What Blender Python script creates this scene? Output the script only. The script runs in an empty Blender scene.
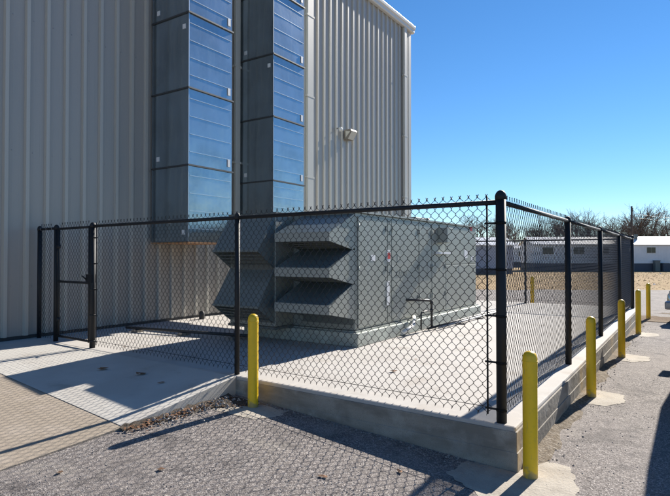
import bpy, math, random
from mathutils import Vector, Matrix
R = math.radians
random.seed(7)
scene = bpy.context.scene
COL = scene.collection

# ------------------------------------------------------------------ helpers
class MB:
    """collects simple shapes into one mesh"""
    def __init__(s):
        s.v, s.f, s.sm = [], [], []
    def poly(s, pts, smooth=False):
        b = len(s.v); s.v += [tuple(p) for p in pts]
        s.f.append(tuple(range(b, b + len(pts)))); s.sm.append(smooth); return s
    def box(s, x0, y0, z0, x1, y1, z1):
        b = len(s.v)
        s.v += [(x0,y0,z0),(x1,y0,z0),(x1,y1,z0),(x0,y1,z0),(x0,y0,z1),(x1,y0,z1),(x1,y1,z1),(x0,y1,z1)]
        for q in ((3,2,1,0),(4,5,6,7),(0,1,5,4),(1,2,6,5),(2,3,7,6),(3,0,4,7)):
            s.f.append(tuple(b + i for i in q)); s.sm.append(False)
        return s
    def tube(s, pts, r, n=8, caps=True, smooth=True):
        pts = [Vector(p) for p in pts]; m = len(pts)
        rr = r if isinstance(r, (list, tuple)) else [r] * m
        b = len(s.v); up = None
        for i, p in enumerate(pts):
            t = (pts[min(i+1, m-1)] - pts[max(i-1, 0)])
            t = t.normalized() if t.length > 1e-9 else Vector((0, 0, 1))
            if up is None:
                a = Vector((0, 0, 1)) if abs(t.z) < .9 else Vector((1, 0, 0))
                up = t.cross(a).normalized()
            else:
                up = (up - t * up.dot(t)); up = up.normalized() if up.length > 1e-6 else t.orthogonal().normalized()
            w = t.cross(up)
            for k in range(n):
                a = 2 * math.pi * k / n
                q = p + (up * math.cos(a) + w * math.sin(a)) * rr[i]
                s.v.append(tuple(q))
        for i in range(m - 1):
            for k in range(n):
                k2 = (k + 1) % n
                s.f.append((b+i*n+k, b+i*n+k2, b+(i+1)*n+k2, b+(i+1)*n+k)); s.sm.append(smooth)
        if caps:
            s.f.append(tuple(b + k for k in range(n))[::-1]); s.sm.append(False)
            s.f.append(tuple(b + (m-1)*n + k for k in range(n))); s.sm.append(False)
        return s
    def lathe(s, c, prof, n=24):
        """prof = [(radius, z)...] around the vertical axis at c"""
        b = len(s.v)
        for r, z in prof:
            for k in range(n):
                a = 2 * math.pi * k / n
                s.v.append((c[0] + r*math.cos(a), c[1] + r*math.sin(a), c[2] + z))
        for i in range(len(prof) - 1):
            for k in range(n):
                k2 = (k+1) % n
                s.f.append((b+i*n+k, b+i*n+k2, b+(i+1)*n+k2, b+(i+1)*n+k)); s.sm.append(True)
        s.f.append(tuple(b + k for k in range(n))[::-1]); s.sm.append(False)
        s.f.append(tuple(b + (len(prof)-1)*n + k for k in range(n))); s.sm.append(False)
        return s
    def prism(s, pts, z0, z1):
        """vertical prism on a ccw outline"""
        n = len(pts)
        s.poly([(p[0], p[1], z1) for p in pts]); s.poly([(p[0], p[1], z0) for p in reversed(pts)])
        for i in range(n):
            a, c = pts[i], pts[(i+1) % n]
            s.poly([(a[0],a[1],z0),(c[0],c[1],z0),(c[0],c[1],z1),(a[0],a[1],z1)])
        return s
    def extr(s, prof, axis, a0, a1):
        """prism of a 2-d outline along an axis: 'x' outline (y,z), 'y' outline (x,z)"""
        def P(p, a): return (a, p[0], p[1]) if axis == 'x' else (p[0], a, p[1])
        n = len(prof)
        s.poly([P(p, a0) for p in prof]); s.poly([P(p, a1) for p in reversed(prof)])
        for i in range(n):
            p, q = prof[i], prof[(i+1) % n]
            s.poly([P(p,a0),P(p,a1),P(q,a1),P(q,a0)])
        return s
    def build(s, name, mat, parent=None, bevel=0, fix=True):
        me = bpy.data.meshes.new(name)
        o = (0, 0, 0)
        if parent is not None:
            w = Vector(parent['org']); o = w
        me.from_pydata([(p[0]-o[0], p[1]-o[1], p[2]-o[2]) for p in s.v], [], s.f)
        me.polygons.foreach_set('use_smooth', s.sm)
        me.update()
        if fix:
            import bmesh
            bm = bmesh.new(); bm.from_mesh(me)
            bmesh.ops.remove_doubles(bm, verts=bm.verts, dist=1e-5)
            bmesh.ops.recalc_face_normals(bm, faces=bm.faces); bm.to_mesh(me); bm.free()
        me.materials.append(mat)
        ob = bpy.data.objects.new(name, me); COL.objects.link(ob)
        if parent is not None:
            ob.parent = parent; ob['org'] = tuple(o)
        else:
            ob['org'] = (0.0, 0.0, 0.0)
        if bevel:
            md = ob.modifiers.new('bevel', 'BEVEL'); md.width = bevel; md.segments = 2; md.limit_method = 'ANGLE'; md.angle_limit = R(40)
        return ob

def thing(name, label, cat, loc, group=None):
    o = bpy.data.objects.new(name, None); COL.objects.link(o)
    o.location = loc; o['org'] = tuple(loc); o['label'] = label; o['category'] = cat
    if group: o['group'] = group
    o.empty_display_size = .2
    return o
def tag(o, label, cat, group=None, kind=None):
    if label: o['label'] = label
    if cat: o['category'] = cat
    if group: o['group'] = group
    if kind: o['kind'] = kind
    return o
def copy_tree(o, loc, label):
    r = o.copy(); COL.objects.link(r); r.location = loc; r['label'] = label
    for ch in list(o.children):
        c = ch.copy(); COL.objects.link(c); c.parent = r
        for g in list(ch.children):
            d = g.copy(); COL.objects.link(d); d.parent = c
    return r

# ------------------------------------------------------------------ materials
def mat(name, col, rough=.6, metal=0, noise=None, bump=None, spec=.5, coat=0):
    """noise = list of (scale, colour2, amount, detail[, lo, hi, stretch]) ; bump = (scale, strength, distance)"""
    m = bpy.data.materials.new(name); m.use_nodes = True
    nt = m.node_tree; N = nt.nodes; L = nt.links
    b = N['Principled BSDF']
    b.inputs['Roughness'].default_value = rough; b.inputs['Metallic'].default_value = metal
    b.inputs['Specular IOR Level'].default_value = spec
    b.inputs['Coat Weight'].default_value = coat
    tc = N.new('ShaderNodeTexCoord')
    src = None
    base = N.new('ShaderNodeRGB'); base.outputs[0].default_value = (*col, 1)
    src = base.outputs[0]
    for it in (noise or []):
        sc, c2, amt, det = it[:4]
        lo, hi = (it[4], it[5]) if len(it) > 5 else (.4, .6)
        st = it[6] if len(it) > 6 else (1, 1, 1)
        mp = N.new('ShaderNodeMapping'); mp.inputs['Scale'].default_value = st
        L.new(tc.outputs['Object'], mp.inputs['Vector'])
        nz = N.new('ShaderNodeTexNoise'); nz.inputs['Scale'].default_value = sc; nz.inputs['Detail'].default_value = det
        L.new(mp.outputs[0], nz.inputs['Vector'])
        rp = N.new('ShaderNodeMapRange'); rp.inputs['From Min'].default_value = lo; rp.inputs['From Max'].default_value = hi
        rp.inputs['To Max'].default_value = amt
        L.new(nz.outputs[0], rp.inputs['Value'])
        mx = N.new('ShaderNodeMix'); mx.data_type = 'RGBA'
        L.new(rp.outputs[0], mx.inputs['Factor']); L.new(src, mx.inputs['A']); mx.inputs['B'].default_value = (*c2, 1)
        src = mx.outputs['Result']
    L.new(src, b.inputs['Base Color'])
    if bump:
        nz = N.new('ShaderNodeTexNoise'); nz.inputs['Scale'].default_value = bump[0]; nz.inputs['Detail'].default_value = 6
        L.new(tc.outputs['Object'], nz.inputs['Vector'])
        bp = N.new('ShaderNodeBump'); bp.inputs['Strength'].default_value = bump[1]; bp.inputs['Distance'].default_value = bump[2]
        L.new(nz.outputs[0], bp.inputs['Height']); L.new(bp.outputs[0], b.inputs['Normal'])
    return m

def add_foot_dirt(m, col, h):
    nt = m.node_tree; N = nt.nodes; L = nt.links; b = N['Principled BSDF']
    tc = N.new('ShaderNodeTexCoord'); sp_ = N.new('ShaderNodeSeparateXYZ'); L.new(tc.outputs['Object'], sp_.inputs[0])
    nz = N.new('ShaderNodeTexNoise'); nz.inputs['Scale'].default_value = 22; nz.inputs['Detail'].default_value = 8; L.new(tc.outputs['Object'], nz.inputs['Vector'])
    r = N.new('ShaderNodeMapRange'); r.inputs['From Min'].default_value = h; r.inputs['From Max'].default_value = 0; r.inputs['To Min'].default_value = -.25; r.inputs['To Max'].default_value = .28
    L.new(sp_.outputs[2], r.inputs['Value'])
    a = N.new('ShaderNodeMath'); a.operation = 'ADD'; L.new(nz.outputs[0], a.inputs[0]); L.new(r.outputs[0], a.inputs[1])
    r2 = N.new('ShaderNodeMapRange'); r2.inputs['From Min'].default_value = .52; r2.inputs['From Max'].default_value = .72; r2.inputs['To Max'].default_value = .75; L.new(a.outputs[0], r2.inputs['Value'])
    src = b.inputs['Base Color'].links[0].from_socket
    mx = N.new('ShaderNodeMix'); mx.data_type = 'RGBA'; L.new(r2.outputs[0], mx.inputs['Factor']); L.new(src, mx.inputs['A']); mx.inputs['B'].default_value = (*col, 1)
    L.new(mx.outputs['Result'], b.inputs['Base Color'])

def asphalt_mat():
    m = bpy.data.materials.new('asphalt'); m.use_nodes = True
    nt = m.node_tree; N = nt.nodes; L = nt.links; b = N['Principled BSDF']
    b.inputs['Roughness'].default_value = .9; b.inputs['Specular IOR Level'].default_value = .25
    tc = N.new('ShaderNodeTexCoord')
    def vor(scale):
        v = N.new('ShaderNodeTexVoronoi'); v.inputs['Scale'].default_value = scale; L.new(tc.outputs['Object'], v.inputs['Vector']); return v
    def ramp(src, stops):
        r = N.new('ShaderNodeValToRGB'); e = r.color_ramp.elements
        e[0].position, e[0].color = stops[0][0], (*stops[0][1], 1)
        e[1].position, e[1].color = stops[-1][0], (*stops[-1][1], 1)
        for p, c in stops[1:-1]:
            k = e.new(p); k.color = (*c, 1)
        L.new(src, r.inputs[0]); return r.outputs[0]
    def noi(scale, det, dist=0):
        n = N.new('ShaderNodeTexNoise'); n.inputs['Scale'].default_value = scale; n.inputs['Detail'].default_value = det
        n.inputs['Distortion'].default_value = dist
        L.new(tc.outputs['Object'], n.inputs['Vector']); return n.outputs[0]
    def mix(f, a, bb, mode='MIX'):
        x = N.new('ShaderNodeMix'); x.data_type = 'RGBA'; x.blend_type = mode
        for k, s in (('Factor', f), ('A', a), ('B', bb)):
            if isinstance(s, (int, float)): x.inputs[k].default_value = s
            elif isinstance(s, tuple): x.inputs[k].default_value = (*s, 1)
            else: L.new(s, x.inputs[k])
        return x.outputs['Result']
    v1 = vor(108); sx = N.new('ShaderNodeSeparateColor'); L.new(v1.outputs['Color'], sx.inputs[0])
    c = ramp(sx.outputs[0], [(0, (.03,.026,.026)), (.3, (.09,.078,.076)), (.65, (.25,.222,.21)), (.88, (.42,.385,.36)), (1, (.75,.70,.65))])
    v2 = vor(190); s2 = N.new('ShaderNodeSeparateColor'); L.new(v2.outputs['Color'], s2.inputs[0])
    c2 = ramp(s2.outputs[1], [(0, (.03,.028,.028)), (.6, (.17,.152,.146)), (1, (.44,.40,.37))])
    c = mix(.45, c, c2)
    big = N.new('ShaderNodeMapRange'); L.new(noi(.7, 8, .6), big.inputs['Value']); big.inputs['From Min'].default_value = .38; big.inputs['From Max'].default_value = .68
    big.inputs['To Min'].default_value = 0; big.inputs['To Max'].default_value = .5
    c = mix(big.outputs[0], c, (.26,.232,.215))
    med = N.new('ShaderNodeMapRange'); L.new(noi(5, 8, .4), med.inputs['Value']); med.inputs['From Min'].default_value = .55; med.inputs['From Max'].default_value = .75
    med.inputs['To Max'].default_value = .55
    c = mix(med.outputs[0], c, (.05,.047,.05))
    st = N.new('ShaderNodeMapRange'); L.new(noi(1.7, 9, 1.2), st.inputs['Value']); st.inputs['From Min'].default_value = .56; st.inputs['From Max'].default_value = .66
    st.inputs['To Max'].default_value = .42
    c = mix(st.outputs[0], c, (.055,.05,.05))
    st2 = N.new('ShaderNodeMapRange'); L.new(noi(.9, 9, 2), st2.inputs['Value']); st2.inputs['From Min'].default_value = .58; st2.inputs['From Max'].default_value = .7
    st2.inputs['To Max'].default_value = .35
    c = mix(st2.outputs[0], c, (.34,.31,.27))
    L.new(c, b.inputs['Base Color'])
    bp = N.new('ShaderNodeBump'); bp.inputs['Strength'].default_value = .6; bp.inputs['Distance'].default_value = .005
    L.new(v1.outputs['Distance'], bp.inputs['Height'])
    bp2 = N.new('ShaderNodeBump'); bp2.inputs['Strength'].default_value = .5; bp2.inputs['Distance'].default_value = .02
    L.new(noi(14, 6), bp2.inputs['Height']); L.new(bp.outputs[0], bp2.inputs['Normal'])
    L.new(bp2.outputs[0], b.inputs['Normal'])
    return m

M = {}
M['asphalt'] = asphalt_mat()
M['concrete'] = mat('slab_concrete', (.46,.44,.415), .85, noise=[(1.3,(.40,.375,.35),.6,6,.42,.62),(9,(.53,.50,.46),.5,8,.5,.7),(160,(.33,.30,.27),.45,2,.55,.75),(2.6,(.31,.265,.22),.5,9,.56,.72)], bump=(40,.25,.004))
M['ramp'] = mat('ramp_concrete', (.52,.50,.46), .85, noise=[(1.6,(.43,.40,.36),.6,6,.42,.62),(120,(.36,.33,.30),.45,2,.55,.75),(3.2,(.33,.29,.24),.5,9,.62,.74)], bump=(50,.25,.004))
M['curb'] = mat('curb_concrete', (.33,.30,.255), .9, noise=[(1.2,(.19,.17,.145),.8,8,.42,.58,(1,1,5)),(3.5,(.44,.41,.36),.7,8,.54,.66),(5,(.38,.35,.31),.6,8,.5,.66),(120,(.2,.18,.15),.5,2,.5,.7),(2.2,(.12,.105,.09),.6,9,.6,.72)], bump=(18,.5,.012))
M['tan'] = mat('tan_paving', (.34,.285,.225), .85, noise=[(1.1,(.28,.235,.18),.6,6,.42,.62),(90,(.2,.165,.13),.5,3,.5,.7),(4,(.41,.35,.29),.5,8,.5,.7),(2.3,(.18,.13,.09),.5,9,.62,.72)], bump=(70,.4,.006))
M['patch'] = mat('patch_concrete', (.42,.38,.32), .9, noise=[(5,(.30,.265,.22),.7,9,.42,.62),(140,(.26,.235,.20),.6,2,.5,.7)], bump=(40,.6,.01))
M['rib'] = mat('rib_lit_tone', (.50,.475,.415), .32, noise=[(.5,(.45,.43,.38),.7,5,.4,.6,(1,1,.25))], spec=.6)  # wall colour lightened: the brighter light on the ribs is painted in
M['wall'] = mat('wall_paint', (.39,.365,.325), .3, .0, noise=[(.35,(.375,.35,.315),.7,5,.4,.6,(1,1,.25)),(3,(.31,.31,.29),.35,8,.5,.7,(1,1,.12))], spec=.6)
M['trimcream'] = mat('trim_paint', (.56,.54,.48), .35, noise=[(2,(.46,.43,.37),.5,6,.45,.7,(1,1,.2))], spec=.6)
M['gutter'] = mat('gutter_paint', (.66,.66,.63), .35, spec=.6)
M['basegapshade'] = mat('base_gap_shade', (.05,.05,.05), .6)  # near-black, paints the shadow in the gap at the wall foot
M['duct'] = mat('galvanised_duct', (.36,.43,.48), .18, .84, noise=[(1.5,(.29,.34,.37),.7,7,.42,.6),(14,(.42,.46,.49),.4,6,.5,.7),(5,(.45,.49,.50),.5,7,.5,.7,(3,3,.3))], bump=(2.2,.16,.05))
M['flange'] = mat('duct_flange', (.10,.105,.11), .5, .6)
M['seam'] = mat('duct_seam', (.55,.60,.64), .3, .9)
M['sticker'] = mat('white_sticker', (.78,.78,.78), .5)
M['rust'] = mat('rusty_edge', (.36,.17,.07), .8, noise=[(20,(.5,.3,.15),.7,6)])
M['unit'] = mat('unit_paint', (.32,.335,.30), .42, .2, noise=[(1.2,(.27,.285,.255),.6,6,.42,.6),(4,(.36,.38,.36),.5,8,.5,.7,(1,1,.2))], bump=(2.5,.06,.03))
M['unitdark'] = mat('unit_dark_paint', (.15,.17,.165), .5, .3)
M['unitlight'] = mat('unit_base_paint', (.52,.56,.50), .45, .2, noise=[(6,(.33,.34,.31),.6,8)])
M['hood'] = mat('hood_metal', (.21,.255,.26), .3, .35, noise=[(3,(.22,.25,.25),.5,6)])
M['hoodlip'] = mat('hood_lip', (.34,.36,.33), .45, .1)
M['black'] = mat('black_vinyl', (.013,.015,.019), .34, spec=.6)
M['post'] = mat('black_post_paint', (.012,.014,.017), .6, spec=.4)
M['yellow'] = mat('yellow_plastic', (.88,.56,.012), .42, noise=[(7,(.76,.47,.02),.6,8,.48,.66,(1,1,.5)),(40,(.6,.42,.03),.35,4,.55,.7),(26,(.34,.27,.12),.55,5,.66,.72,(3,3,.35))])
add_foot_dirt(M['yellow'], (.30,.24,.13), .16)
M['red'] = mat('red_sticker', (.55,.03,.03), .5)
M['darkpipe'] = mat('dark_pipe', (.03,.03,.03), .5)
M['greypipe'] = mat('grey_pipe', (.35,.35,.35), .4, .5)
M['lens'] = mat('lamp_glass', (.6,.58,.5), .2, .0)
M['bronze'] = mat('bronze_body', (.22,.20,.17), .5)
M['grass'] = mat('dry_grass', (.36,.26,.145), .95, noise=[(.25,(.29,.20,.11),.8,8,.4,.62),(3,(.42,.33,.20),.6,8,.5,.7),(.06,(.24,.20,.10),.6,6,.5,.66),(20,(.22,.15,.08),.6,4,.5,.7)], bump=(8,.8,.08), spec=.1)
M['dirt'] = mat('bare_dirt', (.17,.12,.08), .95, noise=[(2,(.28,.23,.17),.8,8,.45,.62),(30,(.10,.07,.05),.6,4)], bump=(12,.8,.05), spec=.1)
M['leaf'] = mat('dead_leaf', (.11,.06,.032), .8, noise=[(9,(.27,.13,.06),.9,3)])
M['soil'] = mat('dark_soil', (.035,.027,.02), .95, noise=[(14,(.10,.08,.06),.7,6)], bump=(30,.8,.02))
M['homewall'] = mat('white_siding', (.82,.82,.82), .6, noise=[(.6,(.64,.64,.65),.5,6)])
M['homeblue'] = mat('blue_siding', (.34,.38,.48), .6, noise=[(.6,(.30,.34,.43),.5,6)])
M['homeroof'] = mat('white_metal_roof', (.80,.80,.80), .35, noise=[(.8,(.68,.67,.65),.5,8)])
M['skirt'] = mat('dark_skirting', (.075,.085,.11), .7)
M['window'] = mat('window_glass', (.04,.05,.05), .1)
M['bark'] = mat('bare_bark', (.17,.138,.12), .9, spec=.1)
M['pine'] = mat('evergreen', (.035,.05,.02), .9, noise=[(2,(.06,.075,.035),.8,5)], spec=.1)
M['pole'] = mat('pole_wood', (.09,.065,.05), .9)
M['tyre'] = mat('tyre_rubber', (.02,.02,.02), .8)
M['silver'] = mat('silver_car_paint', (.30,.33,.37), .25, .6, coat=1)
M['vanpaint'] = mat('navy_car_paint', (.03,.04,.07), .25, .3, coat=1)
M['carglass'] = mat('car_glass', (.01,.012,.014), .05)
M['chrome'] = mat('chrome', (.6,.6,.6), .15, 1)
M['kerbsoil'] = mat('kerb_soil', (.20,.165,.125), .95, noise=[(18,(.33,.29,.24),.8,7),(60,(.09,.07,.05),.6,4)], bump=(40,.8,.02), spec=.1)
M['stone'] = mat('gravel_stone', (.20,.185,.175), .9, noise=[(30,(.34,.32,.30),.9,3)])

# ------------------------------------------------------------------ layout frame
YAW = R(33.65)
F = Vector((-math.sin(YAW), math.cos(YAW), 0)); RT = Vector((math.cos(YAW), math.sin(YAW), 0))
def P(depth, lat, z=0): v = F*depth + RT*lat; return Vector((v.x, v.y, z))
ZS = .35                                   # slab top
XW = -9.1                                  # plane of the metal building's long wall
def clamp(a, lo=0, hi=1): return max(lo, min(hi, a))
def za(x, y):                              # asphalt height: the lot climbs gently to the walkway
    t = clamp((-1.2 - x)/3.1) * .15
    s = clamp(1 - .30*(3 - y)) if y < 3 else (1 if y < 17 else clamp(1 - (y-17)/6))
    return t * max(s, 0)
def zw(x, y):                              # walkway height
    k = [(-4.28,.162),(-6.9,.305),(-8.2,.345),(-9.6,.35)]
    if x >= k[0][0]: z = k[0][1]
    elif x <= k[-1][0]: z = k[-1][1]
    else:
        for (a, za_), (b, zb) in zip(k, k[1:]):
            if b <= x <= a: z = za_ + (zb-za_)*(a-x)/(a-b)
    return z - .045*clamp(3-y, 0, 4)
def fy(x): return 4.395 + .035*(-1.3 - x)   # line of the front fence
def fronty(x): return fy(x) - .070         # face of the slab

# ------------------------------------------------------------------ ground
g = MB(); g.poly([(-420,-420,-.05),(420,-420,-.05),(420,420,-.05),(-420,420,-.05)])
tag(g.build('grass_field', M['grass'], fix=False), None, None, kind='structure')

m = MB(); d0, d1, l0, l1, st = -16, 27, -26, 46, .5
nd = int((d1-d0)/st); nl = int((l1-l0)/st)
for i in range(nd+1):
    for j in range(nl+1):
        dd = d0 + i*st; ll = l0 + j*st
        if i == nd: dd += random.uniform(-.25,.35)
        p = P(dd, ll); m.v.append((p.x, p.y, za(p.x, p.y)))
for i in range(nd):
    for j in range(nl):
        a = i*(nl+1)+j; m.f.append((a, a+1, a+nl+2, a+nl+1)); m.sm.append(True)
tag(m.build('asphalt_lot', M['asphalt'], fix=False), None, None, kind='structure')

# concrete slab with a raised front and right edge
def inset(o):
    return [(XW-.2, fronty(XW)-o), (-1.17+o, 4.325-o), (-1.17+o, 16.05), (XW-.2, 16.05)]
s = MB(); s.prism(inset(0), -.3, ZS)
slab = s.build('concrete_slab', M['concrete'], bevel=.018); tag(slab, None, None, kind='structure')
# formed curb face: boards leave a ledge half way up, joints every metre or two
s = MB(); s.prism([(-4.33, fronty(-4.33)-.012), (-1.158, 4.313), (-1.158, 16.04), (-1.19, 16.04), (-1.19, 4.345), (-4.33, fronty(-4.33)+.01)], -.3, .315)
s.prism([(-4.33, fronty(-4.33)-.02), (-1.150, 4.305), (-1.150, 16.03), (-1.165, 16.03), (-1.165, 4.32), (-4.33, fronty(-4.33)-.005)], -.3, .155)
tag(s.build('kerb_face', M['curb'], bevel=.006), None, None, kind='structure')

def foot(x): return 2.98 + .055*(-4.28 - x)
def sheet(rows, name, mt, xs, edge):
    m = MB(); n = len(xs)
    for fyy, fz in rows:
        for x in xs: m.v.append((x, fyy(x), fz(x)))
    k = len(rows)
    for i in range(k-1):
        for j in range(n-1):
            a = i*n+j; m.f.append((a, a+n, a+n+1, a+1)); m.sm.append(False)
    for i in range(k-1):                       # skirt down the right edge (first column)
        x = xs[0]; a = (x, rows[i][0](x), rows[i][1](x)); b = (x, rows[i+1][0](x), rows[i+1][1](x))
        m.poly([a, b, (b[0], b[1], -.3), (a[0], a[1], -.3)])
    if edge:
        for j in range(n-1):
            a = (xs[j], rows[0][0](xs[j]), rows[0][1](xs[j])); b = (xs[j+1], rows[0][0](xs[j+1]), rows[0][1](xs[j+1]))
            m.poly([a, b, (b[0], b[1], b[2]-.3), (a[0], a[1], a[2]-.3)])
    o = m.build(name, mt); tag(o, None, None, kind='structure'); return o
xs = [-4.28 - .2*i for i in range(26)]
sheet([(lambda x, k=k: foot(x) + .012 + (fronty(x)-.006-foot(x)-.012)*k/6,
        lambda x, k=k: zw(x, foot(x))*(1-k/6) + (ZS-.003)*(k/6)) for k in range(7)], 'concrete_ramp', M['ramp'], xs, True)
sheet([(lambda x, k=k: -9 + (foot(x)-.004+9)*k/24, lambda x, k=k: zw(x, -9 + (foot(x)+9)*k/24)) for k in range(25)], 'tan_walkway', M['tan'], xs, False)

# concrete collars where the bollards were set, and the dirt beyond the slab
BOL = [(-1.05,4.285),(-1.03,7.13),(-1.0,10.17),(-.99,13.37),(-1.0,16.7),(-3.83,4.21),(-3.95,16.45)]
def blob(cx, cy, pts, dz, name, mt, kind='structure', jit=.016):
    m = MB(); n = len(pts); out = []
    for i in range(n):
        a, b = Vector(pts[i]), Vector(pts[(i+1) % n])
        for k in range(12):
            q = a.lerp(b, k/12); out.append((cx+q.x+random.uniform(-jit,jit), cy+q.y+random.uniform(-jit,jit)))
    for i in range(len(out)):
        a, b = out[i], out[(i+1) % len(out)]
        m.poly([(cx,cy,za(cx,cy)+dz),(a[0],a[1],za(*a)+dz*.6),(b[0],b[1],za(*b)+dz*.6)])
    o = m.build(name, mt); tag(o, None, None, kind=kind); return o
blob(*BOL[0], [(-.55,-.32),(-.1,-.62),(.28,-.5),(.36,-.1),(.22,.38),(-.08,.42),(-.11,.03),(-.5,.0)], .006, 'concrete_patch', M['patch'])
for b_, w in ((BOL[1],.36),(BOL[2],.42),(BOL[3],.40),(BOL[4],.5)):
    blob(*b_, [(-.1,-.34),(.2,-.36),(w,-.1),(w*.9,.3),(.05,.4),(-.1,.3)], .006, 'concrete_patch', M['patch'])
blob(*BOL[5], [(-.52,-.16),(-.2,-.36),(.30,-.28),(.42,-.02),(.35,.10),(-.30,.10)], .006, 'concrete_patch', M['patch'], jit=.02)
m = MB(); r0 = []; r1 = []
for i in range(60):
    x = -10 + i*.19; r0.append((x, 16.06)); r1.append((x, 17.35 + .3*math.sin(i*.7)+random.uniform(-.12,.12)))
for i in range(59):
    m.poly([(*r0[i],za(*r0[i])+.012),(*r0[i+1],za(*r0[i+1])+.012),(*r1[i+1],za(*r1[i+1])+.008),(*r1[i],za(*r1[i])+.008)])
tag(m.build('dirt_strip', M['dirt']), None, None, kind='structure')
m = MB(); prev = None; rs_ = random.Random(5)
for i in range(90):
    yy = 4.45 + i*.13; wv = .05 + .10*abs(math.sin(i*.37)) + rs_.uniform(0,.05)
    row = [(-1.149,yy,.03+rs_.uniform(0,.012)),(-1.149+wv*.5,yy,.014+rs_.uniform(0,.008)),(-1.149+wv,yy+rs_.uniform(-.03,.03),-.004)]
    if prev:
        m.poly([prev[0],prev[1],row[1],row[0]], True); m.poly([prev[1],prev[2],row[2],row[1]], True)
    prev = row
tag(m.build('soil_strip', M['kerbsoil']), None, None, kind='structure')
# a broken, dirty band across the lot beyond the last bollard
for cx, cy, w, h in ((.6,17.6,1.5,.35),(3.0,19.1,1.8,.4),(-.2,18.7,.8,.25),(5.6,20.6,2.0,.4)):
    blob(cx, cy, [(-w,-h*.5),(0,-h),(w,-h*.3),(w*.8,h),(-w*.4,h*.9)], .006, 'dirt_patch', M['dirt'], jit=.12)

# ------------------------------------------------------------------ metal building
YE = 18.9; HB = 10.42
bld = thing('metal_building', 'tall light grey ribbed metal building with a white eave gutter', 'building', (XW, 5.0, 0))
prof = []; y = -12.0 + .06; pitch = .3285
off = (4.4 - (-12)) % pitch
y0 = -12 - pitch + off + .12
y = y0
def rib(p, y, w0, w1, h):
    p += [(y-w0, 0), (y-w1, h), (y+w1, h), (y+w0, 0)]
while y < YE - .12:
    rib(prof, y, .045, .028, .045)
    for q in (1, 2):
        yy = y + pitch*q/3
        if yy < YE - .06: rib(prof, yy, .012, .008, .0008)
    y += pitch
prof = [(-12, 0)] + [p for p in prof if p[0] > -11.95] + [(YE, 0)]
m = MB()
for (a, h), (b, k) in zip(prof, prof[1:]):
    m.poly([(XW+h, a, ZS+.055),(XW+k, b, ZS+.055),(XW+k, b, HB),(XW+h, a, HB)])
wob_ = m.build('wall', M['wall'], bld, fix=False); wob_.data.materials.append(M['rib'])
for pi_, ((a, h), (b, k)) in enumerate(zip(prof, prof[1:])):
    if h > .01 or k > .01: wob_.data.polygons[pi_].material_index = 1  # rib faces get the tone with light painted in
m = MB(); m.box(XW-22, YE-.02, -.3, XW-.005, YE+.02, HB+.0); m.box(XW-22, -12.02, -.3, XW-.005, -11.98, HB)
m.box(XW-22.04, -12, -.3, XW-22, YE, HB); m.build('end_wall', M['wall'], bld)
m = MB(); m.box(XW-.1, -12, -.4, XW+.012, YE, ZS+.052); m.build('base_gap_shade', M['basegapshade'], bld)  # dark strip standing in for the foundation shadow
# roof, gutter and corner trim
m = MB(); m.poly([(XW+.02,-12.2,HB+.22),(XW+.02,YE+.12,HB+.22),(XW-11,YE+.12,HB+1.1),(XW-11,-12.2,HB+1.1)])
m.poly([(XW-22.1,-12.2,HB+.22),(XW-22.1,YE+.12,HB+.22),(XW-11,YE+.12,HB+1.12),(XW-11,-12.2,HB+1.12)])
m.poly([(XW,YE+.06,HB-.01),(XW-22,YE+.06,HB-.01),(XW-22,YE+.06,HB+.2),(XW-11,YE+.06,HB+1.08),(XW,YE+.06,HB+.2)])
m.build('roof', M['gutter'], bld)
m = MB()
gp = [(XW+.012,HB-.06),(XW+.12,HB-.06),(XW+.15,HB-.03),(XW+.15,HB+.06),(XW+.19,HB+.10),(XW+.20,HB+.20),(XW+.17,HB+.215),(XW+.012,HB+.215)]
m.extr(gp, 'y', -12.1, YE+.16); m.build('gutter', M['gutter'], bld, bevel=.01)
m = MB(); m.box(XW-.2, YE-.17, ZS+.06, XW+.045, YE+.045, HB-.07); m.build('corner_trim', M['trimcream'], bld, bevel=.01)
for ya, yb, dx in ((12.10,12.38,.13), (18.22,18.42,.13), (9.26,9.42,.11)):
    m = MB(); m.box(XW+.03, ya, ZS+.1, XW+dx, yb, HB-.065)
    ds = m.build('downspout', M['trimcream'], bld, bevel=.012)
    for zz in (1.6, 3.9, 6.2, 8.5):
        q = MB(); q.box(XW+.02, ya-.03, zz, XW+dx+.006, yb+.03, zz+.05); q.build('strap', M['trimcream'], ds)
# wide cream jamb plate behind the first downspout
m = MB(); m.box(XW+.005, 11.94, ZS+.06, XW+.052, 12.08, HB-.07); m.build('wall_trim', M['trimcream'], bld)
# screws: rows of small dots on the panels
m = MB()
for zz in (1.2, 3.4, 5.6, 7.8):
    yy = y0
    while yy < YE-.2:
        if yy > 3: m.box(XW+.0005, yy+.09, zz, XW+.009, yy+.104, zz+.014)
        yy += pitch
o = m.build('wall_screws', M['greypipe'], bld); o['kind'] = 'stuff'

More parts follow.
